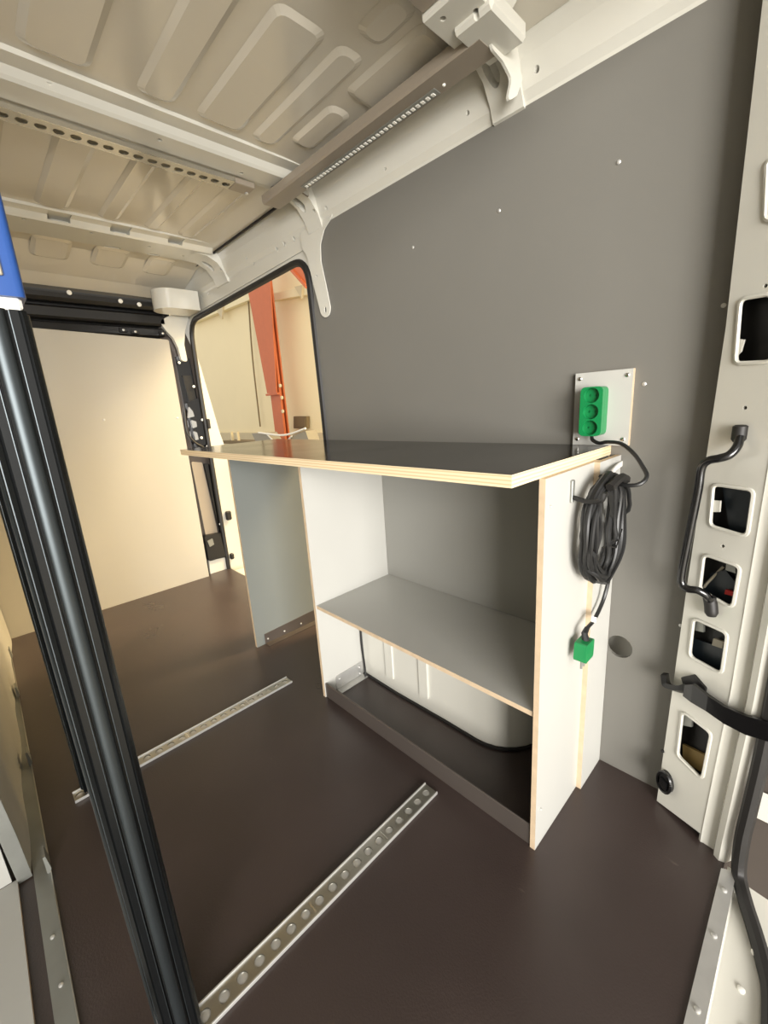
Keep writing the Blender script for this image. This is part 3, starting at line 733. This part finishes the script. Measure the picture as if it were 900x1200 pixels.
# inner edge return towards the wall, cavity behind
bm = bmesh.new()
for (u0, z0), (u1, z1) in zip(left, left[1:]):
    bm.faces.new([bm.verts.new(p) for p in (pp(u0, z0), pp(u1, z1), Vector((1.079, pp(u1, z1).y, z1)), Vector((1.079, pp(u0, z0).y, z0)))])
obj('pillar_return', bm, 'van_paint', rp)
bm = bmesh.new(); plate(bm, [(a-.013, b) for a, b in left]+[(.13, 1.74), (.13, 0)], [], .004, lambda u, v, w_: pp(u, v, w_-.032)); obj('housing_and_shade_sheet', bm, 'black_trim', rp)  # flat black sheet stands in for the deep shade inside the pillar
def inside(name, pts, off, m, th=.004):
    off = max(off*.5, -.024); th = min(th, .006)
    bm = bmesh.new(); plate(bm, [onp(a, b, off) for a, b in pts], [], th, lambda u, v, w_: pp(u, v, off+w_)); return obj(name, bm, m, rp)
inside('inner_tab', [(833, 586), (844, 587), (843, 600), (832, 600)], -.006, 'van_paint', .004)
inside('inner_tab', [(879, 588), (884, 590), (882, 602), (878, 600)], -.006, 'van_paint', .004)
inside('housing_and_shade_sheet', [(845, 560), (885, 566), (876, 640), (856, 630)], -.045, 'housing_blue')
inside('housing_and_shade_sheet', [(832, 672), (850, 668), (868, 690), (862, 720), (822, 700)], -.05, 'housing_blue')
inside('inner_tab', [(852, 655), (862, 658), (862, 672), (850, 668)], -.05, 'dull_alu', .006)
inside('lamp_clip', [(850, 691), (860, 694), (859, 699), (849, 696)], -.03, 'red_plastic', .006)
inside('inner_tab', [(812, 726), (824, 731), (824, 741), (812, 738)], -.02, 'dull_alu', .006)
inside('inner_tab', [(836, 748), (848, 752), (846, 760), (834, 756)], -.04, 'smoke_plastic', .006)
inside('housing_and_shade_sheet', [(812, 748), (850, 760), (846, 795), (808, 780)], -.045, 'housing_blue')
inside('inner_tab', [(799, 835), (811, 843), (810, 852), (800, 850)], -.015, 'dull_alu', .006)
inside('inner_block', [(800, 872), (826, 885), (822, 905), (800, 892)], -.05, 'amber_block', .02)
inside('inner_tab', [(864, 397), (872, 398), (868, 412), (864, 416)], -.008, 'van_paint', .004)
tubeo('lamp_wire', crom([pp(*onp(848, 664, -.03), -.03), pp(*onp(838, 674, -.025), -.025), pp(*onp(828, 684, -.02), -.02), pp(*onp(825, 688, -.02), -.02)], 5), .0028, 'smoke_plastic', rp, 6)
bm = bmesh.new(); plate(bm, [(-.002, 0), (-.002, .03), (.16, .03), (.16, 0)], [], .004, lambda u, v, w_: pp(u, v, w_-.012)); obj('foot_seal', bm, 'rubber', rp)
# black oval plug low on the pillar
u, v = onp(782, 915)
bm = bmesh.new(); plate(bm, [(u+.017*math.cos(a)-.003*math.sin(a), v+.027*math.sin(a)) for a in [2*PI*k/20 for k in range(20)]], [], .012, lambda a, b, w_: pp(a, b, .010+w_))
pl = obj('oval_plug', bm, 'black_trim', rp)
tubeo('plug_rim', [pp(u+.017*math.cos(a), v+.027*math.sin(a), .011) for a in [2*PI*k/20 for k in range(20)]], .0035, 'black_gloss', pl, 6, True)
bm = bmesh.new(); plate(bm, fillet([(u-.008, v-.012), (u+.010, v-.016), (u+.010, v+.006), (u-.008, v+.012)], .003, 2), [], .006, lambda a, b, w_: pp(a, b, .016+w_)); obj('plug_tab', bm, 'black_gloss', pl)
u, v = onp(777, 880); bm = bmesh.new(); disc(bm, pp(u, v, 0), PN, .004, .003, 8); obj('clip', bm, 'black_trim', rp)
# grab handle
gh = thing('grab_handle', 'black tubular grab handle on the white rear pillar', 'handle', (1.0, .15, .55))
def pq(a, b, off): s_, z_ = onp(a, b, off); return pp(s_, z_, off)
hp = [pq(867, 512, .012), pq(864, 523, .022), pq(855, 533, .034), pq(843, 537, .042), pq(830, 540, .046), pq(822, 549, .048), pq(818, 575, .048), pq(808, 625, .048), pq(799, 670, .048), pq(799, 684, .047), pq(806, 690, .044), pq(818, 692, .036), pq(828, 698, .024), pq(832, 703, .013)]
tubeo('handle_tube', crom(hp, 6), .0075, 'black_gloss', gh, 10)
for pts in (((868, 498), (867, 505), (865, 518)), ((831, 698), (833, 708), (834, 722))):
    q = [pq(a, b, .008) for a, b in pts]; tubeo('handle_mount', crom(q, 4), [.008]+[.0115]*7+[.008], 'rubber', gh, 10)
# check arm of the rear door
ck = thing('door_check_arm', 'flat black door check arm reaching from pillar to rear door', 'door arm', (.98, .05, .3))
q = [pq(779, 790, .010), pq(782, 803, .012), pq(797, 808, .018), pq(806, 806, .012)]
tubeo('arm_hook', crom(q, 5), .011, 'black_trim', ck, 6, False, [(1, .5), (-1, .5), (-1, -.5), (1, -.5)])
bm = bmesh.new(); plate(bm, fillet([onp(800, 793), onp(815, 790), onp(829, 806), onp(826, 816), onp(806, 812)], .004, 3), [], .006, lambda a, b, w_: pp(a, b, .006+w_)); obj('arm_bracket', bm, 'black_trim', ck)
top = [(806, 802), (815, 801), (832, 814), (850, 826), (875, 837), (905, 845)]; bot = [(804, 815), (813, 822), (830, 832), (850, 846), (875, 859), (905, 868)]
bm = bmesh.new(); offs = [.018, .022, .020, .016, .010, .004]
T = [bm.verts.new(pq(a, b, o_)) for (a, b), o_ in zip(top, offs)]; B = [bm.verts.new(pq(a, b, o_)) for (a, b), o_ in zip(bot, offs)]
for k in range(len(T)-1): bm.faces.new((T[k], T[k+1], B[k+1], B[k]))
solid(bm, .008); obj('arm_bar', bm, 'black_gloss', ck)
# rubber seal of the rear doorway: down the pillar, round the corner, along the sill
s0 = pp(.182, 0, .002)
path = [pp(.190, 1.74, -.004), pp(.190, 1.2, -.004), pp(.190, .7, -.004), pp(.188, .35, -.004), pp(.184, .18, -.002), pp(.182, .09, 0), onz(866, 1022, .01), onz(873, 1055, -.005), onz(884, 1090, -.015), onz(895, 1130, -.022), onz(903, 1180, -.026), Vector((.60, -.065, -.026)), Vector((.2, -.065, -.026)), Vector((-.5, -.065, -.026))]
ss = tag(tubeo('doorway_seal', crom(path, 6), .013, 'rubber', None, 8), 'black rubber seal round the rear doorway edge', 'seal')
# opened rear door, only its inner edge shows beyond the seal
rd = thing('rear_door', 'opened rear door with dark lining and white band beyond the seal', 'door', (1.14, -.4, -.1))
boxo('door_lining', (1.13, -.85, -.62), (1.155, .07, 1.70), 'dark_profile', rd, .01)
boxo('door_band', (1.118, -.84, onx(893, 964, 1.118).z), (1.13, .065, onx(893, 930, 1.118).z), 'van_paint', rd, .006)
boxo('door_skin', (1.156, -.86, -.64), (1.159, .075, 1.72), 'van_paint', rd, .006)
# ------------------------------------------------------------------ load poles
def pole(x, y, lab, top):
    t = thing('load_pole', lab, 'pole', (x, y, .006), 'black load poles standing on the floor rails')
    w_ = .026
    # grooved extrusion: rounded middle rib between slots on every side
    side = [(-w_, -.022), (-w_+.0015, -.0205), (-w_, -.019), (-w_, -.012), (-w_+.004, -.0115), (-w_+.004, -.0095), (-w_-.001, -.009), (-w_-.0035, -.005), (-w_-.0045, 0), (-w_-.0035, .005), (-w_-.001, .009), (-w_+.004, .0095), (-w_+.004, .0115), (-w_, .012), (-w_, .019), (-w_+.0015, .0205), (-w_, .022), (-.0235, .0245)]
    sec = []
    for k in range(4):
        c, s_ = math.cos(-PI/2*k), math.sin(-PI/2*k); sec += [(x+a*c-b*s_, y+a*s_+b*c) for a, b in side]
    bm = bmesh.new(); extrude(bm, sec, lambda u, v, ww: Vector((u, v, ww)), .02, top)
    obj('pole_profile', bm, 'black_anodised', t)
    for dx, dy in ((0, -1), (1, 0), (-1, 0), (0, 1)):
        bm = bmesh.new(); 
        c_ = [(.0085*math.cos(a), .0052*math.sin(a)) for a in [PI*k/8 for k in range(9)]]
        pts = [(x+dx*(w_-.0005)+(-dy)*u_+dx*v_, y+dy*(w_-.0005)+dx*u_+dy*v_) for u_, v_ in c_]
        extrude(bm, pts, lambda u, v, ww: Vector((u, v, ww)), .021, top-.001); obj('centre_rib', bm, 'black_shiny', t, True)
        for s_ in (-1, 1):
            a0 = Vector((x+dx*(w_+.0002)+(-dy)*s_*.0115, y+dy*(w_+.0002)+dx*s_*.0115, .021)); a1 = a0.copy(); a1.z = top-.001
            tubeo('groove_lip', [a0, a1], .0007, 'black_shiny', t, 5)
    boxo('foot_block', (x-.024, y-.02, .0075), (x+.024, y+.02, .02), 'rubber', t, .002)
    boxo('collar', (x-.0245, y-.0245, top), (x+.0245, y+.0245, top+.013), 'white_plastic', t, .003)
    bm = bmesh.new()
    hd_ = fillet([(x-.029, y-.029), (x+.029, y-.029), (x+.029, y+.029), (x-.029, y+.029)], .008, 4)
    extrude(bm, hd_, lambda u, v, ww: Vector((u, v, ww)), top+.012, top+.17); h_ = obj('blue_head', bm, 'blue_plastic', t, True)
    boxo('release_button', (x-.014, y-.032, top+.03), (x+.014, y-.029, top+.075), 'smoke_plastic', h_, .001)
    boxo('inner_tube', (x-.018, y-.018, top+.17), (x+.018, y+.018, 1.69), 'aluminium', t, .003)
    boxo('top_pad', (x-.03, y-.03, 1.69), (x+.03, y+.03, 1.715), 'rubber', t, .004)
    return t
pole(.046, .618, 'black grooved load pole with blue head on the rail in front of the cabinet', 1.118)
pole(.050, 1.322, 'black load pole standing on the far rail nearer the bulkhead', 1.118)
